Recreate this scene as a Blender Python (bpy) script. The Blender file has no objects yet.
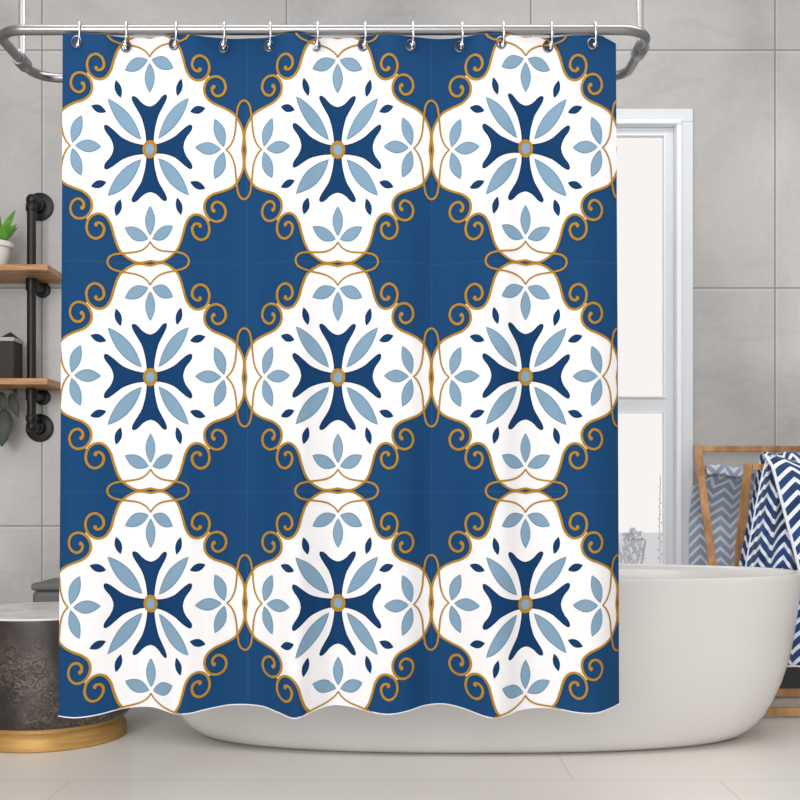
import bpy, bmesh, math, random
from mathutils import Vector, Matrix
random.seed(7)
C = bpy.context.scene.collection
PI = math.pi
EYE, FOC = 0.85, 1100.0          # eye height (m), focal length in pixels

def PX(px, d): return (px - 400) * d / FOC
def PZ(py, d): return EYE - (py - 490) * d / FOC

# ------------------------------------------------------------------ object helpers

def link(name, bm, mats, parent=None, smooth=True, bevel=0.0, recalc=True, seg=2):
    if recalc: bmesh.ops.recalc_face_normals(bm, faces=bm.faces)
    me = bpy.data.meshes.new(name)
    bm.to_mesh(me); bm.free()
    o = bpy.data.objects.new(name, me); C.objects.link(o)
    for m in (mats if isinstance(mats, (list, tuple)) else [mats]): me.materials.append(m)
    if parent: o.parent = parent
    if smooth:
        for p in me.polygons: p.use_smooth = True
        me.set_sharp_from_angle(angle=math.radians(38))
    if bevel:
        b = o.modifiers.new('bevel', 'BEVEL'); b.width = bevel; b.segments = seg; b.limit_method = 'ANGLE'
        b.harden_normals = True
    return o

def tag(o, label, cat, group=None):
    o['label'] = label; o['category'] = cat
    if group: o['group'] = group
    return o

def thing(name, label, cat, loc=(0, 0, 0), group=None):
    o = bpy.data.objects.new(name, None); C.objects.link(o)
    o.location = loc; o.empty_display_size = .05
    return tag(o, label, cat, group)

def struct(o): o['kind'] = 'structure'; return o

def box(bm, x0, x1, y0, y1, z0, z1, mi=0):
    vs = [bm.verts.new((x, y, z)) for x in (x0, x1) for y in (y0, y1) for z in (z0, z1)]
    for f in ((0,1,3,2),(4,6,7,5),(0,4,5,1),(2,3,7,6),(0,2,6,4),(1,5,7,3)):
        fc = bm.faces.new([vs[i] for i in f]); fc.material_index = mi
    return bm

def nb(): return bmesh.new()

def bar(bm, a, b, w, t, side=Vector((1, 0, 0))):
    """rectangular bar from a to b; w measured along side, t across"""
    a, b = Vector(a), Vector(b); d = (b - a).normalized()
    s = (side - d * side.dot(d)).normalized(); n = d.cross(s)
    vs = [bm.verts.new(p + s * (w/2*i) + n * (t/2*j)) for p in (a, b) for i, j in ((-1,-1),(1,-1),(1,1),(-1,1))]
    bm.faces.new(vs[:4]); bm.faces.new(vs[4:])
    for k in range(4): bm.faces.new([vs[k], vs[(k+1)%4], vs[4+(k+1)%4], vs[4+k]])
    return bm

def tube(bm, pts, r, n=14, closed=False, mi=0, caps=True):
    pts = [Vector(p) for p in pts]; N = len(pts); rings = []
    rr = r if isinstance(r, (list, tuple)) else [r] * N
    up = None
    for i, p in enumerate(pts):
        if closed: t = pts[(i+1) % N] - pts[i-1]
        else: t = pts[min(i+1, N-1)] - pts[max(i-1, 0)]
        t.normalize()
        if up is None:
            up = Vector((0, 0, 1)) if abs(t.z) < .9 else Vector((1, 0, 0))
        up = (up - t * up.dot(t)).normalized(); s = t.cross(up)
        rings.append([bm.verts.new(p + (up * math.cos(a) + s * math.sin(a)) * rr[i]) for a in [2*PI*k/n for k in range(n)]])
    for i in range(N if closed else N - 1):
        A, B = rings[i], rings[(i+1) % N]
        for k in range(n):
            f = bm.faces.new([A[k], A[(k+1)%n], B[(k+1)%n], B[k]]); f.material_index = mi
    if not closed and caps:
        bm.faces.new(rings[0][::-1]).material_index = mi; bm.faces.new(rings[-1]).material_index = mi
    return bm

def lathe(bm, prof, c=(0, 0, 0), n=64, axis='z', mi=0):
    rings = []
    for r, h in prof:
        ring = []
        for k in range(n):
            a = 2*PI*k/n
            v = (r*math.cos(a), r*math.sin(a), h) if axis == 'z' else ((r*math.cos(a), h, r*math.sin(a)) if axis == 'y' else (h, r*math.cos(a), r*math.sin(a)))
            ring.append(bm.verts.new(Vector(c) + Vector(v)))
        rings.append(ring)
    for A, B in zip(rings, rings[1:]):
        for k in range(n): bm.faces.new([A[k], A[(k+1)%n], B[(k+1)%n], B[k]]).material_index = mi
    bm.faces.new(rings[0][::-1]).material_index = mi; bm.faces.new(rings[-1]).material_index = mi
    return bm

def fillet(pts, r, seg=6):
    pts = [Vector(p) for p in pts]; out = [pts[0]]
    for a, b, c in zip(pts, pts[1:], pts[2:]):
        u, v = (a - b).normalized(), (c - b).normalized()
        ang = u.angle(v); L = r / math.tan(ang / 2)
        p0, p1 = b + u * L, b + v * L
        for k in range(seg + 1):
            t = k / seg; out.append(p0*(1-t)**2 + b*2*t*(1-t) + p1*t*t)
    return out + [pts[-1]]

def catmull(pts, sub=6, closed=False):
    N = len(pts); out = []
    idx = (lambda i: pts[i % N]) if closed else (lambda i: pts[max(0, min(N-1, i))])
    for i in range(N if closed else N - 1):
        p0, p1, p2, p3 = [Vector(idx(i + k)) for k in (-1, 0, 1, 2)]
        for k in range(sub):
            t = k / sub
            out.append(.5 * (2*p1 + (p2-p0)*t + (2*p0-5*p1+4*p2-p3)*t*t + (3*p1-p0-3*p2+p3)*t**3))
    if not closed: out.append(Vector(pts[-1]))
    return out

# ------------------------------------------------------------------ materials
def lin(r, g, b):
    f = lambda c: (c/255/12.92) if c/255 <= .04045 else ((c/255+.055)/1.055)**2.4
    return (f(r), f(g), f(b), 1)

def mat(name, col, rough=.5, metal=0.0, **kw):
    m = bpy.data.materials.new(name); m.use_nodes = True
    b = m.node_tree.nodes['Principled BSDF']
    b.inputs['Base Color'].default_value = col; b.inputs['Roughness'].default_value = rough
    b.inputs['Metallic'].default_value = metal
    for k, v in kw.items(): b.inputs[k].default_value = v
    return m

class NT:
    def __init__(s, m): s.t = m.node_tree; s.b = s.t.nodes['Principled BSDF']
    def n(s, typ, ins=None, **props):
        nd = s.t.nodes.new(typ)
        for k, v in props.items(): setattr(nd, k, v)
        for k, v in (ins or {}).items():
            if isinstance(v, bpy.types.NodeSocket): s.t.links.new(v, nd.inputs[k])
            else: nd.inputs[k].default_value = v
        return nd
    def math(s, op, a, b=0.0, c=0.0):
        return s.n('ShaderNodeMath', {0: a, 1: b, 2: c}, operation=op).outputs[0]
    def noise(s, co, scale, detail=4, rough=.5, dist=0.0, col=False):
        nd = s.n('ShaderNodeTexNoise', {'Vector': co, 'Scale': scale, 'Detail': detail, 'Roughness': rough, 'Distortion': dist})
        return nd.outputs['Color' if col else 'Fac']
    def ramp(s, fac, stops):
        nd = s.n('ShaderNodeValToRGB', {'Fac': fac}); e = nd.color_ramp.elements
        while len(e) < len(stops): e.new(.5)
        for el, (p, c) in zip(e, stops): el.position = p; el.color = c
        return nd.outputs['Color']
    def mix(s, fac, a, b, mode='MIX'):
        nd = s.n('ShaderNodeMix', data_type='RGBA', blend_type=mode)
        for k, v in ((0, fac), (6, a), (7, b)):
            if isinstance(v, bpy.types.NodeSocket): s.t.links.new(v, nd.inputs[k])
            else: nd.inputs[k].default_value = v
        return nd.outputs[2]
    def col(s, c): s.t.links.new(c, s.b.inputs['Base Color'])
    def bump(s, h, strength, dist=.01):
        nd = s.n('ShaderNodeBump', {'Height': h, 'Strength': strength, 'Distance': dist})
        s.t.links.new(nd.outputs[0], s.b.inputs['Normal'])
    def obj(s): return s.n('ShaderNodeTexCoord').outputs['Object']
    def uv(s): return s.n('ShaderNodeTexCoord').outputs['UV']

def g(v): return lin(v, v, v)

def concrete_tiles(name, ox, oz, base=(188, 187, 186)):
    m = mat(name, lin(*base), .75); t = NT(m); o = t.obj()
    r, gg, b = base
    big = t.ramp(t.noise(o, 1.1, 5, .55, .6), [(.28, lin(r-24, gg-24, b-24)), (.5, lin(r, gg, b)), (.72, lin(r+20, gg+20, b+20))])
    warm = t.mix(t.ramp(t.noise(o, 2.3, 3, .5), [(.45, (0,0,0,1)), (.7, (.35,.35,.35,1))]), big, lin(r+10, gg+2, b-3))
    streak = t.ramp(t.noise(t.n('ShaderNodeMapping', {'Vector': o, 'Rotation': (0, .8, 0), 'Scale': (1.2, 1, 4.5)}).outputs[0], 2.2, 6, .6, 1.2),
                    [(.56, (1,1,1,1)), (.66, (.93,.93,.94,1)), (.72, (1,1,1,1))])
    c = t.mix(1.0, warm, streak, 'MULTIPLY')
    c = t.mix(.5, c, t.ramp(t.noise(o, 30, 4, .6), [(.3, g(int(r*.93))), (.7, g(min(255, int(r*1.05))))]), 'SOFT_LIGHT')
    # little air-holes of cast concrete
    v = t.n('ShaderNodeTexVoronoi', {'Vector': o, 'Scale': 3.3, 'Randomness': 1.0})
    hole = t.math('LESS_THAN', v.outputs['Distance'], .042)
    pick = t.math('GREATER_THAN', t.n('ShaderNodeSeparateColor', {0: v.outputs['Color']}).outputs[0], .55)
    c = t.mix(t.math('MULTIPLY', t.math('MULTIPLY', hole, pick), .55), c, lin(120, 120, 120))
    # joints: x every 1.043 m, z every 1.017 m
    s = t.n('ShaderNodeSeparateXYZ', {0: o})
    def joint(ax, off, per, w):
        f = t.math('PINGPONG', t.math('ADD', ax, -off), per/2)
        return t.math('LESS_THAN', f, w)
    jx = joint(s.outputs[0], ox, 1.044, .0032); jz = joint(s.outputs[2], oz, 1.0165, .0032)
    j = t.math('MAXIMUM', jx, jz)
    jx2 = joint(s.outputs[0], ox+.006, 1.044, .003); jz2 = joint(s.outputs[2], oz-.008, 1.0165, .004)
    c = t.mix(t.math('MULTIPLY', t.math('MAXIMUM', jx2, jz2), .35), c, lin(214, 216, 218))  # pale line painted beside each joint as the highlight on its edge
    c = t.mix(t.math('MULTIPLY', j, .8), c, lin(118, 118, 120))
    t.col(c)
    return m

M = {}
M['wall'] = concrete_tiles('concrete_tile', PX(775, 4.7), PZ(288, 4.7))
M['ceiling'] = mat('ceiling_paint', g(225), .8)
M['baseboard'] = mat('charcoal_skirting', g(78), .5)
M['door'] = mat('door_paint', lin(226, 230, 233), .35)
M['bead'] = mat('door_bead', lin(246, 249, 255), .3)
M['glass'] = mat('window_glass', (1, 1, 1, 1), .0, **{'Transmission Weight': 1.0, 'IOR': 1.02, 'Specular IOR Level': .2})
M['steel'] = mat('brushed_steel', lin(146, 146, 148), .33, 1.0)
M['chrome'] = mat('chrome', lin(238, 238, 238), .16, 1.0)
M['eyelet'] = mat('eyelet_steel', lin(120, 124, 136), .25, 1.0)
M['black_iron'] = mat('black_iron', g(17), .45, .1)
t = NT(M['black_iron']); t.bump(t.noise(t.obj(), 160, 3), .25, .002)
M['hole_shade'] = mat('eyelet_hole_shade', lin(44, 50, 70), .3, .5)  # dark disc filling each eyelet, painted in place of the shaded hole
M['white_enamel'] = mat('tub_enamel', lin(222, 219, 217), .22, **{'Coat Weight': .15})
M['soil'] = mat('soil', g(60), .9)
M['pot'] = mat('pot_ceramic', lin(226, 224, 220), .4)
M['box_grey'] = mat('charcoal_card', lin(46, 41, 40), .7)
M['box_lid'] = mat('pale_grey_card', lin(168, 168, 168), .6)
M['bin'] = mat('bin_plastic', lin(104, 104, 106), .6)
M['brass'] = mat('brass', lin(180, 140, 84), .5, .4)
t = NT(M['brass']); o_ = t.n('ShaderNodeMapping', {'Vector': t.obj(), 'Scale': (3, 3, 40)}).outputs[0]
t.col(t.ramp(t.noise(o_, 2, 5, .6), [(.3, lin(176, 134, 72)), (.7, lin(212, 168, 100))]))

# floor: big pale glossy tiles
M['floor'] = mat('floor_tile', lin(226, 222, 214), .3, **{'Specular IOR Level': .4}); t = NT(M['floor']); o_ = t.obj()
c = t.ramp(t.noise(o_, 1.3, 3, .4, .3), [(.3, lin(229, 224, 215)), (.7, lin(237, 234, 228))])
s = t.n('ShaderNodeSeparateXYZ', {0: o_})
near = t.math('LESS_THAN', s.outputs[1], 3.222)
offx = t.math('MULTIPLY_ADD', near, PX(70, 3.22) - .5075, .5075)
fx = t.math('LESS_THAN', t.math('PINGPONG', t.math('SUBTRACT', s.outputs[0], offx), .95), .0022)
fy = t.math('LESS_THAN', t.math('PINGPONG', t.math('ADD', s.outputs[1], -3.222), .95), .0026)
c = t.mix(t.math('MULTIPLY', t.math('MAXIMUM', fx, fy), .45), c, lin(176, 172, 166)); t.col(c)

# dark mottled stone with pale scribbled veins
M['stone'] = mat('dark_stone', lin(58, 50, 46), .38); t = NT(M['stone']); o_ = t.obj()
base = t.ramp(t.noise(o_, 5, 6, .65, .8), [(.3, lin(30, 24, 22)), (.55, lin(50, 42, 38)), (.75, lin(84, 74, 68))])
ns = t.noise(o_, 26, 5, .6, 2.2)
vein = t.ramp(t.math('ABSOLUTE', t.math('ADD', ns, -.5)), [(.0, (1,1,1,1)), (.035, (0,0,0,1))])
msk = t.ramp(t.noise(o_, 6, 3), [(.42, (0,0,0,1)), (.62, (.75,.75,.75,1))])
c = t.mix(t.mix(1.0, vein, msk, 'MULTIPLY'), base, lin(150, 138, 128)); t.col(c)
M['marble'] = mat('white_marble', lin(222, 216, 214), .2); t = NT(M['marble']); o_ = t.obj()
t.col(t.ramp(t.noise(o_, 4, 6, .6, 1.5), [(.35, lin(196, 188, 184)), (.5, lin(224, 218, 215)), (.7, lin(236, 232, 230))]))

def wood(name, dark, light, axis_scale, rough=.45):
    m = mat(name, lin(*light), rough); t = NT(m)
    o = t.n('ShaderNodeMapping', {'Vector': t.obj(), 'Scale': axis_scale}).outputs[0]
    t.col(t.ramp(t.noise(o, 9, 6, .6, .7), [(.3, lin(*dark)), (.68, lin(*light))]))
    return m
M['wood_shelf'] = wood('reclaimed_board', (128, 82, 46), (204, 156, 104), (.6, 6, 6))
M['wood_rack'] = wood('oak_rail', (150, 102, 58), (206, 158, 106), (2, 2, .6))
M['leaf'] = mat('succulent_leaf', lin(70, 140, 40), .35, **{'Subsurface Weight': .0}); t = NT(M['leaf'])
t.col(t.ramp(t.noise(t.obj(), 18, 3), [(.3, lin(52, 128, 34)), (.7, lin(126, 188, 78))]))
M['dull_leaf'] = mat('grey_green_leaf', lin(68, 75, 66), .6)
M['stem'] = mat('plant_stem', lin(70, 80, 60), .7)
M['outdoor_stone'] = mat('pale_render', lin(238, 240, 243), .9)
M['outdoor_leaf'] = mat('frosted_leaf', lin(206, 210, 214), .8)

# curtain inks
def fabric(name, rgb, var=.0, rough=.75):
    m = mat(name, lin(*rgb), rough, **{'Sheen Weight': .02, 'Specular IOR Level': .12}); t = NT(m)
    w = t.n('ShaderNodeTexWave', {'Vector': t.obj(), 'Scale': 260.0, 'Distortion': 1.0}, bands_direction='DIAGONAL').outputs['Fac']
    t.bump(w, .03, .0004)
    return m
M['blue'] = fabric('curtain_blue', (17, 63, 106))
M['ink_white'] = fabric('curtain_white', (230, 229, 231))
M['navy'] = fabric('curtain_navy', (8, 54, 97))
M['ink_edge'] = fabric('curtain_dark_outline', (8, 38, 80))
M['sky'] = fabric('curtain_pale_blue', (121, 151, 174))
M['sky_edge'] = fabric('curtain_pale_blue_outline', (92, 127, 152))
M['gold'] = fabric('curtain_gold', (164, 122, 36))
M['crease'] = fabric('curtain_crease', (30, 74, 118))
CM = ['blue', 'ink_white', 'navy', 'ink_edge', 'sky', 'sky_edge', 'gold', 'crease']

def chevron(name, dark, light, dark2, zg=.06, bd=.0245):
    """zig-zag weave: UV in metres, 0.13 m zig, 0.042 m stripe"""
    m = mat(name, lin(*light), .85, **{'Sheen Weight': .2}); t = NT(m)
    s = t.n('ShaderNodeSeparateXYZ', {0: t.uv()})
    zig = t.math('PINGPONG', s.outputs[0], zg)
    v = t.math('ADD', s.outputs[1], t.math('MULTIPLY', zig, .95))
    band = t.math('LESS_THAN', t.math('PINGPONG', v, bd), bd*.62)
    c = t.mix(t.ramp(t.noise(t.uv(), 9, 3), [(.4, (0,0,0,1)), (.65, (1,1,1,1))]), lin(*dark), lin(*dark2))
    t.col(t.mix(band, lin(*light), c))
    return m
M['chevron_blue'] = chevron('navy_chevron_weave', (18, 44, 92), (238, 244, 252), (34, 78, 138))
M['chevron_grey'] = chevron('grey_chevron_weave', (146, 162, 184), (216, 220, 230), (156, 170, 190), .045, .022)
M['hem_white'] = mat('towel_hem', lin(240, 244, 250), .8)

# ------------------------------------------------------------------ ROOM
WY = 4.7                                   # back wall face
XL, XR, YF, ZC = -2.5, 2.6, -1.6, 3.15
struct(link('floor', box(nb(), XL, XR, YF, WY, -.1, 0), M['floor'], smooth=False))
struct(link('ceiling', box(nb(), XL, XR, YF, WY, ZC, ZC+.1), M['ceiling'], smooth=False))
DX0, DX1, DZ = .26, PX(679, WY), PZ(122, WY)      # door opening
bm = nb(); box(bm, XL, DX0, WY, WY+.15, -.1, ZC+.1); box(bm, DX1, XR, WY, WY+.15, -.1, ZC+.1)
box(bm, DX0, DX1, WY, WY+.15, DZ, ZC+.1); struct(link('wall_back', bm, M['wall'], smooth=False))
struct(link('wall_left', box(nb(), XL-.15, XL, YF, WY+.15, -.1, ZC+.1), M['wall'], smooth=False))
struct(link('wall_right', box(nb(), XR, XR+.15, YF, WY+.15, -.1, ZC+.1), M['wall'], smooth=False))
cx1 = PX(692, WY)
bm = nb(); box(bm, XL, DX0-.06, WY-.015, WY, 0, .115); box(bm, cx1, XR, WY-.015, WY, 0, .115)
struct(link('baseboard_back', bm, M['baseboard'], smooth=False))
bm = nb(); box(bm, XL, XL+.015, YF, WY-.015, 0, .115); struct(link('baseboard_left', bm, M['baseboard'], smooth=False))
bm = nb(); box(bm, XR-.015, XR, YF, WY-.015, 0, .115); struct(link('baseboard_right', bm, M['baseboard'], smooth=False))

# door: casing, bead, leaf with two glazed panes
d = bpy.data.objects.new('door_1', None); C.objects.link(d); struct(d); d.location = ((DX0+DX1)/2, WY, 0)
def local(o):   # keep world coordinates under a moved parent
    o.matrix_parent_inverse = Matrix.Translation(-o.parent.location); return o
def fr(bm, x0, x1, z1, w, y0, y1):     # three-sided frame, outside size x0..x1 up to z1, width w
    box(bm, x0, x0+w, y0, y1, 0, z1-w); box(bm, x1-w, x1, y0, y1, 0, z1-w); box(bm, x0, x1, y0, y1, z1-w, z1); return bm
cz = PZ(110, WY); cw = cx1 - DX1
local(link('door_casing', fr(nb(), DX0-cw, cx1, cz, cw, WY-.02, WY+.0), M['door'], d, bevel=.003))
local(link('casing_bead', fr(nb(), DX0-.002, DX1+.006, DZ+.006, .024, WY-.034, WY+.02), M['bead'], d, bevel=.007, seg=3))
lx0, lx1, lz = DX0+.022, DX1-.018, DZ-.018
gx0, gx1 = lx0+.085, PX(664, WY+.04); gzt, gm1, gm0, gzb = PZ(136, WY+.04), PZ(398, WY+.04), PZ(412, WY+.04), .22
bm = nb(); box(bm, lx0, gx0, WY+.02, WY+.065, .01, lz); box(bm, gx1, lx1, WY+.02, WY+.065, .01, lz)
box(bm, gx0, gx1, WY+.02, WY+.065, gzt, lz); box(bm, gx0, gx1, WY+.02, WY+.065, gm0, gm1); box(bm, gx0, gx1, WY+.02, WY+.065, .01, gzb)
leaf = local(link('door_leaf', bm, M['door'], d, smooth=False))
for z0, z1 in ((gm1, gzt), (gzb, gm0)):
    q = link('door_pane', box(nb(), gx0, gx1, WY+.045, WY+.05, z0, z1), M['glass'], leaf, smooth=False)
    bm = nb()
    for a in ((gx0, gx0+.006, z0, z1), (gx1-.006, gx1, z0, z1), (gx0+.006, gx1-.006, z0, z0+.006), (gx0+.006, gx1-.006, z1-.006, z1)):
        box(bm, a[0], a[1], WY+.012, WY+.045, a[2], a[3])
    link('glazing_bead', bm, M['bead'], leaf, smooth=False)

# terrace beyond the door
struct(link('trim_terrace', box(nb(), -3, 5, WY+.15, 9.0, -.12, -.02), M['outdoor_stone'], smooth=False))
bw = struct(link('trim_parapet', box(nb(), -3, 5, 9.0, 9.2, -.12, PZ(533, 9)), M['outdoor_stone'], smooth=False))
def frosted_shrub(name, x, y, h, w, n, label):
    t = thing(name, label, 'plant', (x, y, -.02))
    bm = nb()
    for k in range(7):
        a = random.random()*2*PI
        tube(bm, [(0, 0, 0), (w*.2*math.cos(a), w*.2*math.sin(a), h*.5), (w*.35*math.cos(a), w*.35*math.sin(a), h*(.8+.2*random.random()))], [.012, .008, .004], 6)
    link('stem', bm, M['outdoor_leaf'], t)
    bm = nb()
    for k in range(n):
        a = random.random()*2*PI; z = h*(.25+.75*random.random()); rr = w*(.5-.35*z/h)*math.sqrt(random.random())
        p = Vector((rr*math.cos(a), rr*math.sin(a), z)); u = Vector((random.uniform(-1,1), random.uniform(-1,1), random.uniform(-.2,1))).normalized()
        s = u.cross(Vector((random.uniform(-1,1), random.uniform(-1,1), .3))).normalized()
        L, W = .05, .016
        vs = [bm.verts.new(q) for q in (p, p+u*L*.5+s*W, p+u*L, p+u*L*.5-s*W)]; bm.faces.new(vs)
    link('foliage', bm, M['outdoor_leaf'], t, recalc=False)
    return t
frosted_shrub('terrace_shrub', PX(632, 7.5), 7.5, PZ(528, 7.5), .3, 160, 'small pale grey shrub outside, low behind the lower door pane beside the curtain')
# thin climber on a wire right at the pane edge
t_ = thing('climbing_plant', 'thin dotted climbing plant outside at the right edge of the lower door pane', 'plant', (PX(660, 5.4), 5.4, -.02))
bm = nb(); zt = PZ(472, 5.4); tube(bm, [(0, 0, 0), (.004, 0, .4), (-.003, 0, .7), (.002, 0, zt)], .0022, 6); link('stem', bm, M['outdoor_stone'], t_)
bm = nb()
for k in range(34):
    z = .3 + (zt-.28)*k/34; a = k*2.4
    p = Vector((0, 0, z)); u = Vector((math.cos(a), math.sin(a)*.6, .5)).normalized(); s = u.cross(Vector((0, 1, .2))).normalized()
    L = .022*(1.15-k/40); vs = [bm.verts.new(q) for q in (p, p+u*L*.5+s*L*.28, p+u*L, p+u*L*.5-s*L*.28)]; bm.faces.new(vs)
link('foliage', bm, M['outdoor_leaf'], t_, recalc=False)

# ------------------------------------------------------------------ CURTAIN
CY = 2.93; S = FOC / CY                    # 375.4 print units per metre
def spline(tbl):
    xs = [a for a, b in tbl]; ys = [b for a, b in tbl]
    def f(x):
        if x <= xs[0]: return ys[0]
        if x >= xs[-1]: return ys[-1]
        i = max(k for k in range(len(xs)) if xs[k] <= x); i = min(i, len(xs)-2)
        h = xs[i+1]-xs[i]; t = (x-xs[i])/h
        m0 = (ys[i+1]-ys[max(i-1,0)])/(xs[i+1]-xs[max(i-1,0)]) * h
        m1 = (ys[min(i+2,len(xs)-1)]-ys[i])/(xs[min(i+2,len(xs)-1)]-xs[i]) * h
        t2, t3 = t*t, t*t*t
        return (2*t3-3*t2+1)*ys[i] + (t3-2*t2+t)*m0 + (-2*t3+3*t2)*ys[i+1] + (t3-t2)*m1
    return f
hem = spline([(50,715),(58,715.5),(80,717.7),(99,715),(125,707.6),(150,706.6),(177,713.6),(190,713.5),(205,709.5),(230,704.6),(260,706),(279,712.5),(297,718.3),(315,710),(332,704.6),(352,706.6),(368,711),(387,714.3),(406,711.5),(425,705.4),(444,703.8),(462,707.8),(489,717.6),(504,715.5),(521,709.5),(549,707.4),(575,712.3),(594,713.2),(612,708),(624,703)])
def sm(t): t = max(0., min(1., t)); return t*t*(3-2*t)
def depth(px, py):
    gz = -(hem(px) - 710.5) / 7.5
    t = max(0., (py-36)/675)
    dd = (.020 + .026*t**1.4) * gz
    dd += .0022*math.sin(px*.131+1.0)*(.4+.6*t) + .0007*math.sin(px*.22+py*.004)
    dd += .0030*(1-sm((py-36)/150))*math.cos(2*PI*(px-81)/46.7)
    return dd
def fold(px, py, off):
    """printed cloth (px,py in print units) -> point on the hanging cloth"""
    t = sm((py-560)/150)
    dd = depth(px, py)
    e = hem(px) - 711.0
    have = 221*(CY/(CY+dd)) - 221             # what the fold depth already drops the hem by
    yy = py + (e - have) * t
    # stretch sideways: bottom flares a little
    s_top = 62 + (58-62)*(py-36)/676; 
    z = EYE - (yy - 490) / S
    # hook pinches along the top edge
    z -= .001*(1-sm((py-36)/26))*(.5-.5*math.cos(2*PI*(px-81)/46.7)) if py < 62 else 0
    return Vector(((px-400)/S, CY + dd - off, z))

XSL = [56 + 4.0*k for k in range(143)]
YSL = [30 + 12.0*k for k in range(59)]
out = nb()
def bis(b, co, no, outer=False):
    bmesh.ops.bisect_plane(b, geom=b.verts[:]+b.edges[:]+b.faces[:], plane_co=co, plane_no=no, clear_outer=outer, dist=1e-5)
def clip(b):
    bis(b, (64.5, 36, 0), (-676, -2, 0), True)        # left edge, slightly flared
    bis(b, (616.5, 36, 0), (676, -6, 0), True)        # right edge
    bis(b, (0, 36, 0), (0, -1, 0), True); bis(b, (0, 711, 0), (0, 1, 0), True)
    bis(b, (602, 36, 0), (5, -12, 0), True)         # turned-down top right corner
def emit(b, mi, off):
    clip(b)
    if not b.verts: b.free(); return
    x0 = min(v.co.x for v in b.verts); x1 = max(v.co.x for v in b.verts)
    y0 = min(v.co.y for v in b.verts); y1 = max(v.co.y for v in b.verts)
    for x in XSL:
        if x0 < x < x1: bis(b, (x, 0, 0), (1, 0, 0))
    for y in YSL:
        if y0 < y < y1: bis(b, (0, y, 0), (0, 1, 0))
    vm = {v: out.verts.new(fold(v.co.x, v.co.y, off)) for v in b.verts}
    for f in b.faces:
        vs = [vm[v] for v in f.verts]
        if f.calc_area() < 1e-6: continue
        c2 = [v.co for v in f.verts]
        if sum(c2[q-1].x*c2[q].y - c2[q].x*c2[q-1].y for q in range(len(c2))) < 0: vs = vs[::-1]
        try: nf = out.faces.new(vs)
        except ValueError: continue
        nf.material_index = mi; nf.smooth = True
    b.free()
def poly(pts_list, mi, off):
    b = nb()
    for pts in pts_list:
        vs = [b.verts.new((p[0], p[1], 0)) for p in pts]
        es = [b.edges.new((vs[i], vs[(i+1) % len(vs)])) for i in range(len(vs))]
        bmesh.ops.triangle_fill(b, edges=es, use_beauty=True)
    for f in b.faces:
        f.normal_update()
    emit(b, mi, off)
def stroke(pts, w, mi, off, closed=False):
    """w: width or list"""
    N = len(pts); ww = w if isinstance(w, list) else [w]*N; b = nb(); L = []
    for i, p in enumerate(pts):
        p = Vector((p[0], p[1])); a = Vector(pts[(i-1) % N][:2]) if closed or i else p; c = Vector(pts[(i+1) % N][:2]) if closed or i < N-1 else p
        t = (c-a).normalized(); n = Vector((-t.y, t.x)) * ww[i]/2
        L.append((b.verts.new((p.x+n.x, p.y+n.y, 0)), b.verts.new((p.x-n.x, p.y-n.y, 0))))
    for i in range(N if closed else N-1):
        A, B = L[i], L[(i+1) % N]; b.faces.new((A[0], A[1], B[1], B[0])).normal_update()
    emit(b, mi, off)

HX, HY = 94.25, 114.25
def lens(a, b, wl, wr, n=12):
    """leaf between tips a and b bulging wl to the left and wr to the right"""
    a, b = Vector(a), Vector(b); d = b-a; nrm = Vector((-d.y, d.x)).normalized(); P = []
    for k in range(n): t = k/n; P.append(a + d*t + nrm*wl*math.sin(PI*t)**.85)
    for k in range(n): t = 1-k/n; P.append(a + d*t - nrm*wr*math.sin(PI*t)**.85)
    return P
def grow(P, e):
    c = sum((Vector(p) for p in P), Vector((0, 0)))/len(P); out_ = []
    N = len(P)
    for i in range(N):
        t = (Vector(P[(i+1) % N])-Vector(P[i-1])).normalized(); out_.append(Vector(P[i]) + Vector((t.y, -t.x))*e)
    return out_
OUT8 = [(0, 97.8), (5, 98.7), (10, 99.4), (14.8, 99.1), (20.7, 97.0), (28.7, 92.0), (33.4, 86.0), (36.9, 77.2), (40.1, 67.3), (44.9, 60.8), (51, 58.5), (57.3, 60.1), (62.1, 64.7), (63.7, 71.9), (60.8, 78.1), (54.5, 80.4), (48.6, 77.4), (46.5, 71.5), (49, 67.3), (53, 66.6), (55.5, 68.6)]
LOOP = [(0, 80.8), (1.2, 82.6), (4.2, 85.6), (9.3, 88.5), (15, 90.2), (21, 91), (30, 92), (37.8, 93.6), (42, 96.5), (43.4, 100)]
ARM = [(0, 37.5), (4.5, 38.6), (9, 41.2), (12.6, 44.4), (15.8, 46.4), (18.6, 46.4), (19.4, 44.2), (17.4, 40), (13.6, 34.6), (9.6, 28.7), (7, 22), (5.4, 16), (4.4, 9.6), (4.2, 5)]
wht = ([Vector(p) for p in catmull([Vector(p) for p in OUT8[:12]], 5)] + [Vector((61.8, 63)), Vector((64, 64))])
swap = lambda p: Vector((p[1], p[0]))
oct_ = wht + [swap(p) for p in reversed(wht[:-1])]           # top (0,1) round to right (1,0)
quad = lambda P, sx, sy: [Vector((p[0]*sx, p[1]*sy)) for p in P]
ring = oct_[:-1] + [Vector((p.x, -p.y)) for p in reversed(oct_)][:-1] + [Vector((-p.x, -p.y)) for p in oct_][:-1] + [Vector((-p.x, p.y)) for p in reversed(oct_)][:-1]
spiral = catmull([Vector(p) for p in OUT8], 6); loop = catmull([Vector(p) for p in LOOP], 6)
half = catmull([Vector(p) for p in ARM], 4)
arm = [Vector((-p.x, p.y)) for p in reversed(half)][:-1] + half       # around the notch
arm = arm[::-1]

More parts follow.
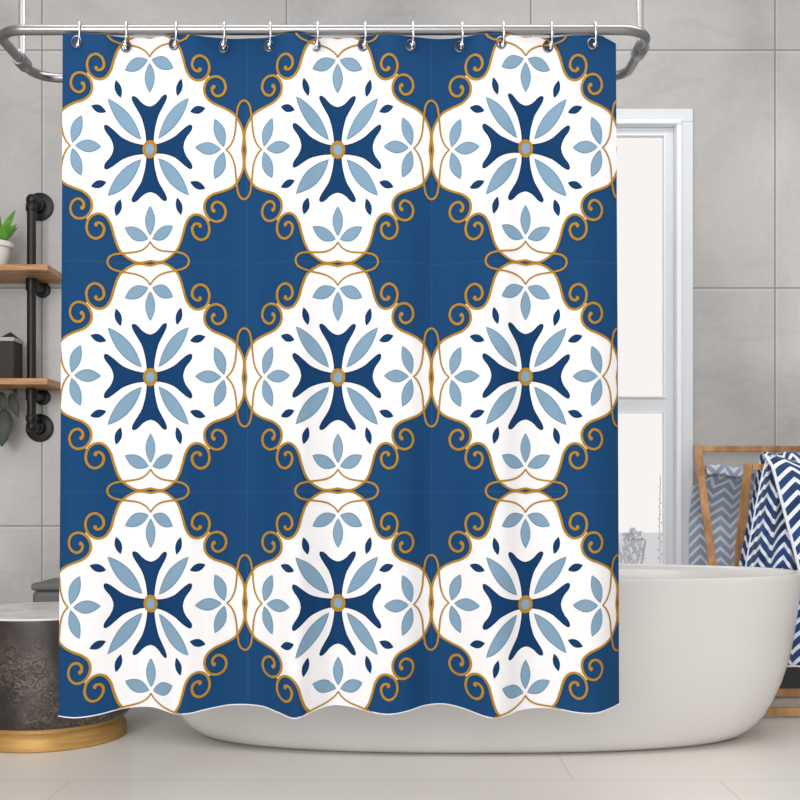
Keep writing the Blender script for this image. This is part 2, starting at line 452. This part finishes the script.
def medallion(cx, cy):
    T = lambda P: [(cx + p[0]*HX/100, cy - p[1]*HY/100) for p in P]
    poly([T(ring)], 1, .0007)
    sk, ske, nv, nve = [], [], [], []
    rots = [lambda p: Vector((p[0], p[1])), lambda p: Vector((p[1], p[0])), lambda p: Vector((p[0], -p[1])), lambda p: Vector((-p[1], p[0]))]
    def add(dst, dste, P, e):
        dste.append(T(P)); 
        c = Vector((0, 0))
        for q in P: c += q
        c /= len(P)
        a = sum(P[i].x*P[(i+1) % len(P)].y - P[(i+1) % len(P)].x*P[i].y for i in range(len(P)))
        dst.append(T(grow(P, -e if a > 0 else e)))
    for R in rots:
        add(nv, nve, [R(p) for p in arm], 1.0)
        add(sk, ske, [R(p) for p in lens((0, 49.2), (0, 75.8), 5.6, 5.6)], .7)
        for s_ in (1, -1):
            P = lens((2*s_, 78.6), (26.5*s_, 69), *((6.6, 5.0) if s_ > 0 else (5.0, 6.6)))
            add(sk, ske, [R(p) for p in P], .7)
            add(nv, nve, [R(Vector((p[0]*s_, p[1]))) for p in lens((30.6, 44.4), (35.2, 59.6), 3.4, 3.4)], .8)
    for sx in (1, -1):
        for sy in (1, -1):
            add(sk, ske, quad(lens((9.3, 8.4), (43.2, 42.6), 6.8, 6.8), sx, sy), .8)
    poly(ske, 5, .0011); poly(sk, 4, .0015); poly(nve, 3, .0011); poly(nv, 2, .0015)
    # gold line work
    for sx in (1, -1):
        for sy in (1, -1):
            for sw in (0, 1):
                Q = lambda P: T([Vector((p.y*sx, p.x*sy)) if sw else Vector((p.x*sx, p.y*sy)) for p in P])
                n = len(spiral); stroke(Q(spiral), [2.1+.5*(k/n) for k in range(n)], 6, .0018)
                e = spiral[-1]; circ = [e + Vector((-1.2, -.3)) + Vector((math.cos(a), math.sin(a)))*1.9 for a in [2*PI*k/8 for k in range(8)]]
                poly([Q(circ)], 6, .0020)
                n = len(loop); stroke(Q(loop), [1.5+.6*(k/n) for k in range(n)], 6, .0022)
    for r0, mi, off in ((8.0, 6, .0020), (4.7, 4, .0024)):
        poly([T([Vector((math.cos(a), math.sin(a)))*r0 for a in [2*PI*k/28 for k in range(28)]])], mi, off)

poly([[(50, 30), (630, 30), (630, 720), (50, 720)]], 0, 0)
for y in (491.5, 262.5):
    poly([[(50, y-.5), (630, y-.5), (630, y+.5), (50, y+.5)]], 7, .0002)
for x in (246.0, 432.0):
    poly([[(x-.5, 30), (x+.5, 30), (x+.5, 720), (x-.5, 720)]], 7, .0002)
for i in range(-1, 4):
    for j in range(-1, 4):
        cx, cy = 149.0 + 188.4*i, 148.0 + 228.5*j
        if cx+HX+12 < 58 or cx-HX-12 > 622 or cy+HY+12 < 36 or cy-HY-12 > 712: continue
        medallion(cx, cy)
cur = link('shower_curtain', out, [M[k] for k in CM], smooth=False, recalc=False)
for p in cur.data.polygons: p.use_smooth = True
tag(cur, 'long blue and white tile-print shower curtain hanging on the rod in front of the tub', 'shower curtain')
hb = nb(); n_ = 150
tube(hb, [fold(62.7 + (622.3-62.7)*k/n_, 711, .0005) for k in range(n_+1)], .0016, 8)
link('hem', hb, mat('hem_tape', lin(226, 226, 232), .8), cur)

# rod: a rounded rectangular loop hung from the ceiling
RZ = PZ(30, CY); RD = CY * 1.117
rx0, rx1 = PX(-6, CY), PX(651, CY)
rod = thing('shower_curtain_rod', 'looped brushed steel shower rod hung from the ceiling on two poles', 'curtain rod', ((rx0+rx1)/2, CY, RZ))
RR, rr = .0135, .075
def L(o): return local(o)
def corner(cx, cy, a0, a1, n=8): return [(cx+rr*math.cos(a0+(a1-a0)*k/n), cy+rr*math.sin(a0+(a1-a0)*k/n), RZ) for k in range(n+1)]
yA, yB = CY, RD
path = (corner(rx1-rr, yA+rr, -PI/2, 0) + corner(rx1-rr, yB-rr, 0, PI/2) + corner(rx0+rr, yB-rr, PI/2, PI) + corner(rx0+rr, yA+rr, PI, 1.5*PI))
L(link('rail', tube(nb(), path, RR, 16, closed=True), M['steel'], rod))
for px_, x_ in ((22, rx0), (640, rx1)):
    dd = x_ / ((px_-400)/FOC)
    dd = min(max(dd, yA+.06), yB-.08)
    L(link('support_pole', lathe(nb(), [(.0095, RZ-.004), (.0095, ZC-.006)], (x_, dd, 0), 20), M['chrome'], rod))
    L(link('clamp', lathe(nb(), [(.0185, -.03), (.0205, -.026), (.0205, .026), (.0185, .03)], (x_, dd, RZ), 20, axis='y'), M['steel'], rod))
    L(link('ceiling_flange', lathe(nb(), [(.02, ZC-.016), (.034, ZC-.01), (.034, ZC)], (x_, dd, 0), 24), M['chrome'], rod))
    L(link('screw', lathe(nb(), [(.0045, -.027), (.0055, -.024), (.0055, -.0)], (x_, dd-.0, RZ+.022), 10, axis='y'), M['chrome'], rod))

# eyelets sit in the cloth; hooks ride on the rod
HK = [81, 127.5, 177, 225, 271, 318, 365.5, 413, 462, 503, 551, 594.5]
names = ['first', 'second', 'third', 'fourth', 'fifth', 'sixth', 'seventh', 'eighth', 'ninth', 'tenth', 'eleventh', 'twelfth']
ey = nb(); N = 24
for k in range(N):
    a = 2*PI*k/N
rs = [[ey.verts.new((r*.85*math.cos(2*PI*k/N), h, r*math.sin(2*PI*k/N))) for k in range(N)] for r, h in ((.0165, 0), (.0168, -.002), (.0145, -.0035), (.0125, -.0028), (.0118, .0))]
for A, B in zip(rs, rs[1:]):
    for k in range(N): ey.faces.new([A[k], A[(k+1) % N], B[(k+1) % N], B[k]])
f = ey.faces.new([v for v in rs[-1]]); f.material_index = 1
hookmesh = None; eymesh = None; hroot = None
def hook_wire():
    pts = []
    # open pear-shaped ring in the YZ plane around the rod, lower end through the eyelet
    for k in range(15):
        a = PI*(-.12 + 1.24*k/14); pts.append((0, -math.cos(a)*.0185, math.sin(a)*.0205))
    pts = pts[::1]
    lower_front = [(.0005, -.0205, -.022), (.0, -.0215, -.034), (-.001, -.0205, -.043), (-.003, -.014, -.0495)]
    lower_back = [(0, .0155, -.022), (-.001, .011, -.036), (-.0025, .002, -.047), (-.003, -.006, -.0505)]
    return lower_front[::-1] + pts + lower_back
for i, px_ in enumerate(HK):
    x = PX(px_, CY)
    if hookmesh is None:
        b = tube(nb(), catmull([Vector(p) for p in hook_wire()], 3), .0024, 10)
        h = link('curtain_hook', b, M['chrome']); hookmesh = h
        b = nb(); bmesh.ops.create_uvsphere(b, u_segments=14, v_segments=10, radius=.0052, matrix=Matrix.Translation((-.003, -.0195, -.048)))
        link('roller_ball', b, M['chrome'], h)
        e = link('eyelet', ey, [M['eyelet'], M['hole_shade']], cur); eymesh = e
    else:
        h = hookmesh.copy(); C.objects.link(h)
        for ch in hookmesh.children:
            c_ = ch.copy(); C.objects.link(c_); c_.parent = h
        e = eymesh.copy(); C.objects.link(e); e.parent = cur
    h.location = (x, CY, RZ)
    p = fold(px_-2.5, 45, 0)
    e.location = (p.x, p.y-.0018, p.z)
    where = ('leftmost' if i == 0 else 'rightmost' if i == 11 else names[i] + ' from the left')
    tag(h, 'chrome wire curtain hook over the rod, ' + where + ' of the twelve', 'curtain hook', 'curtain hooks along the rod')

# ------------------------------------------------------------------ BATHTUB
TX, TY = .246, 3.85; TA, TB = 1.147, .405
RIMZ = .568
def se(a, n):    # superellipse
    c_, s_ = math.cos(a), math.sin(a)
    return (math.copysign(abs(c_)**(2/n), c_), math.copysign(abs(s_)**(2/n), s_))
outer = [(.0, .0), (.62, .0), (.74, .001), (.79, .006), (.825, .018), (.855, .042), (.885, .08), (.912, .13), (.936, .19), (.957, .26), (.972, .34), (.984, .43), (.994, .51), (.999, .55), (1.0, .562), (.9985, .5665), (.995, .568)]
inner = [(.985, .568), (.978, .5665), (.974, .562), (.968, .54), (.955, .47), (.935, .38), (.90, .28), (.85, .20), (.77, .145), (.66, .118), (.4, .110), (.15, .108)]
tub = nb(); n = 144; rings = []
for sc, z in outer[1:] + inner:
    ex = 2.35
    off = 0.0
    rings.append([tub.verts.new((TX + TA*sc*se(2*PI*k/n, ex)[0], TY + TB*(sc if z < .5 else 1-(1-sc)*(TA/TB)*.62)*se(2*PI*k/n, ex)[1], z)) for k in range(n)])
for A, B in zip(rings, rings[1:]):
    for k in range(n): tub.faces.new([A[k], A[(k+1) % n], B[(k+1) % n], B[k]])
tub.faces.new(rings[0][::-1]); tub.faces.new(rings[-1])
o = link('bathtub', tub, M['white_enamel'])
tag(o, 'large white freestanding oval bathtub behind the curtain', 'bathtub')
link('drain', lathe(nb(), [(.034, .107), (.034, .111), (.028, .1125)], (TX, TY, 0), 24), M['chrome'], o)

# ------------------------------------------------------------------ STOOL / side table
SX, SY = -1.222, 3.815
st = thing('drum_side_table', 'round dark stone drum side table with white marble top and brass base', 'side table', (SX, SY, 0))
link('base', lathe(nb(), [(.262, 0), (.266, .003), (.267, .028), (.260, .046), (.250, .058), (.250, .072)], n=96), M['brass'], st)
link('body', lathe(nb(), [(.245, .072), (.268, .074), (.281, .088), (.284, .105), (.284, .418), (.283, .428)], n=96), M['stone'], st)
link('tabletop', lathe(nb(), [(.282, .428), (.284, .429), (.284, .433), (.282, .435), (.2, .4355)], n=96), M['marble'], st)

# storage bin behind it
b0 = PX(39, 4.45)
bn = thing('storage_bin', 'grey storage bin on the floor by the wall behind the drum side table', 'bin', (b0+.15, 4.5, 0))
def L2(o): return local(o)
L2(link('body', box(nb(), b0, b0+.30, 4.36, 4.64, 0, PZ(590, 4.4)), M['bin'], bn, bevel=.02, seg=4))
L2(link('lid', box(nb(), b0-.004, b0+.304, 4.356, 4.644, PZ(590, 4.4), PZ(582.5, 4.4)), M['bin'], bn, bevel=.012, seg=4))

# ------------------------------------------------------------------ WALL SHELF (black pipe + two boards)
ws = thing('pipe_wall_shelf', 'black iron pipe wall shelf with two wooden boards left of the curtain', 'shelf', (PX(31.5, 4.58), WY, 1.6))
SF, SB = 4.42, WY-.002                     # front / back of the boards
def pipe_end(px_, main):
    xp = PX(px_, 4.585)
    xf = xp + (PX(40, WY)-PX(31.5, 4.585) if main else 0) * 1.0
    y = 4.585
    zt, zb = PZ(207, WY), PZ(428, WY)
    L2(link('pipe', tube(nb(), fillet([(xf, WY-.012, zt), (xp+.004, y, zt), (xp, y, zt-.03), (xp, y, zb+.03), (xp+.004, y, zb), (xf, WY-.012, zb)], .012), .0185, 18), M['black_iron'], ws))
    for z in (zt, zb):
        L2(link('flange', lathe(nb(), [(.06, 0), (.06, -.006), (.054, -.010), (.030, -.012), (.026, -.034), (.022, -.036)], (xf, WY, z), 32, axis='y'), M['black_iron'], ws))
        b = nb(); s = -1 if z == zt else 1
        bmesh.ops.create_uvsphere(b, u_segments=20, v_segments=12, radius=.0245, matrix=Matrix.Translation((xp+.002, y, z)))
        lathe(b, [(.0215, s*.02), (.0235, s*.024), (.0235, s*.042), (.0215, s*.046)], (xp, y, z), 20)
        L2(link('elbow', b, M['black_iron'], ws))
    for zz in (Z1b, Z2b):
        b = nb(); lathe(b, [(.0235, -.05), (.0235, -.004)], (xp, y, zz), 20)
        lathe(b, [(.0185, 0), (.0185, -(WY-y)+.004)], (xp+.010, WY, zz-.028), 18, axis='y')
        lathe(b, [(.034, 0), (.034, -.008), (.026, -.012)], (xp+.010, WY, zz-.028), 24, axis='y')
        L2(link('bracket', b, M['black_iron'], ws))
Z1b, Z2b = PZ(270.5, SF), PZ(384.5, SF)
TH = 6.5*SF/FOC
pipe_end(31.5, True); pipe_end(-190, False)
xr, xl = PX(47.5, SF), PX(-225, SF)
for zb in (Z1b, Z2b):
    L2(link('shelf_board', box(nb(), xl, xr, SF, SB, zb, zb+TH), M['wood_shelf'], ws, bevel=.003))
Z1, Z2 = Z1b+TH, Z2b+TH

# succulent
PD = 4.52
pl = thing('potted_succulent', 'green succulent in a white pot on the upper shelf board', 'potted plant', (PX(-5, PD), PD, Z1))
s_ = PD/FOC
link('pot', lathe(nb(), [(.040, 0), (.044, .004), (.062, .085), (.072, .088), (.073, .108), (.066, .110), (.062, .100), (.05, .098)], n=40), M['pot'], pl)
link('soil', lathe(nb(), [(.06, .094), (.061, .100), (.03, .104)], n=24), M['soil'], pl)
def sleaf(ang, tilt, Ln, wd):
    b = nb(); rows = []; n = 9
    for k in range(n+1):
        t = k/n; th = tilt + .55*t*(1 if tilt < 1.2 else .3)
        r = Ln*(math.cos(tilt)*t + .0*t*t); z = Ln*(math.sin(tilt)*t + .10*t*t)
        w = wd*math.sin(PI*min(1, .18+.82*(1-t)) )**.8 if t > .0 else wd*.55
        w = wd*1.35*(1-t)**.8*(0.75+1.0*t) + .0006
        th_ = w*.42
        rows.append([b.verts.new((r + (-th_*cc if False else 0) - math.sin(tilt)*th_*q2, w*q1, z + math.cos(tilt)*th_*q2)) for q1, q2 in ((-1, .6), (-.5, -.2), (0, -.75), (.5, -.2), (1, .6), (0, .0))])
    for A, B in zip(rows, rows[1:]):
        for k in range(6): b.faces.new([A[k], A[(k+1) % 6], B[(k+1) % 6], B[k]])
    b.faces.new(rows[0]); b.faces.new(rows[-1])
    bmesh.ops.rotate(b, verts=b.verts, matrix=Matrix.Rotation(ang, 3, 'Z'))
    bmesh.ops.translate(b, verts=b.verts, vec=(.012*math.cos(ang), .012*math.sin(ang), .098))
    link('leaf', b, M['leaf'], pl)
for a, tl, Ln, w in ((-.25, .98, .150, .026), (-.55, .45, .135, .022), (.7, .75, .12, .022), (-1.5, .8, .12, .022), (-2.5, .7, .12, .022), (2.7, .9, .13, .022), (1.7, .9, .12, .02), (-1.0, 1.2, .13, .02), (2.2, 1.25, .12, .018)):
    sleaf(a, tl, Ln, w)

# grey box on the lower board
bd = 4.47
bx1 = PX(13.5, bd); bz = PZ(341, bd)
gb = thing('keepsake_box', 'dark grey box with a pale lid on the lower shelf board', 'box', (bx1-.11, bd+.08, Z2))
L2(link('body', box(nb(), bx1-.22, bx1, bd, bd+.11, Z2, bz), M['box_grey'], gb, bevel=.002))
L2(link('lid', box(nb(), bx1-.222, bx1+.002, bd-.002, bd+.112, bz, bz+.016), M['box_lid'], gb, bevel=.002))
b = nb(); w_ = .036; cxx = PX(5, bd)
vs = [b.verts.new(p) for p in ((cxx-w_, bd+.03, bz+.016), (cxx+w_, bd+.03, bz+.016), (cxx+w_, bd+.09, bz+.016), (cxx-w_, bd+.09, bz+.016), (cxx, bd+.065, bz+.046))]
for f in ((0,1,4),(1,2,4),(2,3,4),(3,0,4)): b.faces.new([vs[i] for i in f])
b.faces.new(vs[3::-1])
L2(link('lid_handle', b, M['box_grey'], gb))

# leafy plant on the wall below the lower board: hanging basket-less trailing stems from a small wall pot left of the frame
tp = thing('trailing_plant', 'dull grey-green trailing plant hanging under the lower shelf board', 'plant', (PX(-40, 4.6), 4.6, PZ(384.5, SF)))
X0, Y0, Z0 = tp.location
b = nb()
stems = []
for pts in ([(-40, 392), (-20, 388), (-4, 391), (2, 396)], [(-40, 392), (-18, 392), (4, 388), (17, 393)], [(-40, 396), (-28, 404), (-14, 412), (0, 418)]):
    P = [(PX(x, 4.6)-X0, 0 - .004*i, PZ(y, 4.6)-Z0) for i, (x, y) in enumerate(pts)]
    P[0] = (P[0][0], 0, -.001)
    tube(b, catmull([Vector(p) for p in P], 4), .003, 8)
link('stem', b, M['stem'], tp)
def dleaf(px0, py0, px1, py1, w, y=0):
    b = nb(); a = Vector((PX(px0, 4.6)-X0, y, PZ(py0, 4.6)-Z0)); e = Vector((PX(px1, 4.6)-X0, y-.012, PZ(py1, 4.6)-Z0))
    d_ = e-a; s = d_.cross(Vector((0, 1, 0))).normalized(); n = 10; rows = []
    for k in range(n+1):
        t = k/n; ww = w*math.sin(PI*min(1, t**.75))**.8 if 0 < t < 1 else .0005
        c_ = a + d_*t + Vector((0, -.01*math.sin(PI*t), 0))
        rows.append([b.verts.new(c_ - s*ww + Vector((0, -.006*(ww/w), 0))), b.verts.new(c_), b.verts.new(c_ + s*ww + Vector((0, -.006*(ww/w), 0)))])
    for A, B in zip(rows, rows[1:]):
        for q in range(2): b.faces.new([A[q], A[q+1], B[q+1], B[q]])
    o = link('leaf', b, M['dull_leaf'], tp); m = o.modifiers.new('thick', 'SOLIDIFY'); m.thickness = .0012
dleaf(1, 392, 6, 411, .022); dleaf(11, 393, 20, 418, .022); dleaf(5, 409, 4, 447, .046, -.012); dleaf(15, 388, 20, 398, .010); dleaf(-24, 400, -18, 432, .03); dleaf(-8, 398, -6, 424, .03)

# ------------------------------------------------------------------ DRYING RACK (crossed oak frames)
rk = thing('folding_towel_rack', 'folding oak towel rack with two crossed frames right of the tub', 'towel rack', (1.5, 4.3, 0))
LX = 1.235; RXR = 1.95
def frame(name, topY, topZ, botY, botZ, x0, x1, w=.030, t=.020):
    b = nb(); bar(b, (x0, botY, botZ), (x0, topY, topZ), w, t); bar(b, (x1, botY, botZ), (x1, topY, topZ), w, t)
    bar(b, (x0+w/2, topY, topZ-.012), (x1-w/2, topY, topZ-.012), .024, t, Vector((0, 0, 1)))
    bar(b, (x0+w/2, botY, botZ+.016), (x1-w/2, botY, botZ+.016), .030, t, Vector((0, 0, 1)))
    f_ = L2(link(name, b, M['wood_rack'], rk, bevel=.002)); return f_
TAy, TAz, BAy = 4.60, PZ(446, 4.60), 4.11
xa = PX(697, 4.60); frame('rear_frame', TAy, TAz, BAy, .006, xa, RXR+.04)
TBy, TBz, BBy = 4.20, PZ(464, 4.20), 4.50
xb = PX(748, 4.20); frame('front_frame', TBy, TBz, BBy, .006, xb, RXR)
# rung behind the rear frame that carries the grey towel
rz_ = PZ(470, 4.60); ry_ = TAy + (BAy-TAy)*(TAz-rz_)/(TAz-.006)
L2(link('rung', tube(nb(), [(xa+.012, ry_, rz_), (RXR+.03, ry_, rz_)], .005, 12), M['wood_rack'], rk))

def sheet(name, rows, mats, uvscale, parent=None, thick=.004):
    """rows: list of lists of Vector (down the cloth); uv in metres measured along cloth"""
    b = nb(); uvl = b.loops.layers.uv.new('UVMap'); V = [[b.verts.new(p) for p in r] for r in rows]
    R = len(rows); N = len(rows[0])
    U = []
    for r in rows:
        u = [0]
        for p, q in zip(r, r[1:]): u.append(u[-1] + (q-p).length)
        U.append(u)
    mid = N//2; vv = [0]
    for i in range(1, R): vv.append(vv[-1] + (rows[i][mid]-rows[i-1][mid]).length)
    for i in range(R-1):
        for k in range(N-1):
            f = b.faces.new([V[i][k], V[i][k+1], V[i+1][k+1], V[i+1][k]])
            for lp, (a, c_) in zip(f.loops, ((i, k), (i, k+1), (i+1, k+1), (i+1, k))):
                lp[uvl].uv = (U[0][c_]*0 + U[R//2][c_], vv[a])
    o = link(name, b, mats, parent, recalc=False)
    m = o.modifiers.new('thick', 'SOLIDIFY'); m.thickness = thick; m.offset = 0
    return o

# blue chevron towel over the front frame
N = 120; rows = []
zt = TBz + .014; zb = PZ(664, 4.15)
x_end = RXR - .1
def bluerow(zfrac, y, z, spread, amp, back=False):
    r = []
    for k in range(N+1):
        t = k/N
        # left edge fans outwards going down
        xl_ = PX(765, 4.17) + (PX(738, 4.15)-PX(765, 4.17))*spread
        x = xl_ + (x_end-xl_)*t**(1.0+.15*(1-spread))
        ph = 2*PI*(t*8.0) + .8*math.sin(3*t*PI)
        r.append(Vector((x + .010*amp*math.sin(ph*1.0+.9), y - (.0 if back else .020*amp*(1-math.cos(ph))) + (.01*amp*math.sin(ph) if back else 0), z + .006*math.sin(ph*.5+1)*(1 if not back else .5))))
    return r
for k in range(14):    # back side, up
    z = zb+.25 + (zt-.02-zb-.25)*k/14; rows.append(bluerow(0, TBy+.04+.010, z, .9-.9*k/14, .3, True))
for k in range(9):
    a = PI*k/8; rows.append(bluerow(0, TBy+.038*math.cos(a), zt-.004+.030*math.sin(a), 0, .25+.3*k/8))
for k in range(1, 41):
    t = k/40; z = zt-.004 + (zb-zt)*t
    rows.append(bluerow(t, TBy-.038-.004*t, z, min(1, t*1.35)**.8, .55+.6*t))
tw = sheet('striped_towel', rows, M['chevron_blue'], 1)
tag(tw, 'navy and white chevron towel draped over the front frame of the oak rack', 'towel')
fr_ = rows[22:]
b = nb(); tube(b, [r[0] for r in fr_], .0035, 8); tube(b, fr_[-1], .004, 8); link('hem', b, M['hem_white'], tw)
# the overlapping turned flap with its white slanted selvedge
rows2 = []; N2 = 60
for k in range(46):
    t = k/45; zz = zt + .020 - (zt-PZ(640, 4.1))*t - (.0 if t else 0)
    xs = PX(771, 4.09) + (PX(802, 4.09)-PX(771, 4.09))*min(1.3, t*1.50)
    amp = .006+.010*t
    rows2.append([Vector((xs + (x_end+.005-xs)*q/N2, TBy-.094-.004*t + (.050*max(0, 1-t*14)) - amp*(1-math.cos(q/N2*2*PI*3.3)), zz - .012*(1-math.cos(q/N2*2*PI*2))*max(0, 1-t*8))) for q in range(N2+1)])
fl = sheet('turned_flap', rows2, M['chevron_blue'], 1, tw)
b = nb(); tube(b, [r[0] for r in rows2], .006, 8); link('selvedge', b, M['hem_white'], tw)

# grey chevron towel on the rung against the wall
rows = []; N = 60; xt_ = PX(704, 4.58); gx0_, gx1_ = PX(691, 4.64), PX(752, 4.64)
def grow_(y, z, amp):
    a_ = xt_ + (gx0_-xt_)*sm((rz_-z-.03)/.04)
    return [Vector((a_+(gx1_-a_)*k/N, y - amp*(1-math.cos(2*PI*2.6*k/N+.6)), z+.006*math.sin(2*PI*1.3*k/N))) for k in range(N+1)]
for z in (-.024, -.014, -.005): rows.append(grow_(ry_-.011, rz_+z, .001))
for k in range(7):
    a = PI*k/6; rows.append(grow_(ry_+.002-.013*math.cos(a), rz_+.005+.010*math.sin(a), .001))
for k in range(1, 26):
    t = k/25; y = ry_+.016 + (4.672-ry_-.016)*min(1, t*3); rows.append(grow_(y, rz_+.004-t*.62, .002+.009*t))
tg = sheet('pale_towel', rows, M['chevron_grey'], 1, thick=.003)
tag(tg, 'faded grey chevron towel hanging against the wall behind the oak rack', 'towel')

# ------------------------------------------------------------------ LIGHT, CAMERA
def area(name, loc, target, sx, sy, power, col=(1, 1, 1)):
    l = bpy.data.lights.new(name, 'AREA'); l.shape = 'RECTANGLE'; l.size = sx; l.size_y = sy; l.energy = power; l.color = col
    o = bpy.data.objects.new(name, l); C.objects.link(o); o.location = loc
    o.rotation_euler = (Vector(target)-Vector(loc)).to_track_quat('-Z', 'Y').to_euler(); return o
area('front_fill', (-1.1, -3.6, 2.1), (.2, 4.2, 1.0), 3.4, 2.2, 175, (1, .995, .99))  # added soft light behind the camera, unseen; no window stands there
area('side_fill', (-2.4, -.9, 2.1), (.6, 3.4, 1.1), 1.0, 1.5, 62, (1, 1, 1))  # added fill light from the left, unseen, to bring out the curtain folds
area('overhead_fill', (.3, 2.9, 3.13), (.3, 3.1, 0), 3.4, 1.1, 52, (1, 1, 1))  # added overhead fill, unseen, to brighten the tub and floor
w = bpy.data.worlds.new('sky'); bpy.context.scene.world = w; w.use_nodes = True
bg = w.node_tree.nodes['Background']; bg.inputs[0].default_value = lin(247, 244, 242); bg.inputs[1].default_value = 1.0

cam = bpy.data.cameras.new('camera'); co = bpy.data.objects.new('camera', cam); C.objects.link(co)
co.location = (0, 0, EYE); co.rotation_euler = (PI/2, 0, 0)
cam.sensor_width = 36; cam.lens = FOC/800*36; cam.shift_y = 90/800; cam.clip_end = 200
sc = bpy.context.scene; sc.camera = co
vs_ = sc.view_settings; vs_.view_transform = 'Standard'; vs_.look = 'None'; vs_.exposure = 0.0; vs_.gamma = 1.0; vs_.use_curve_mapping = False
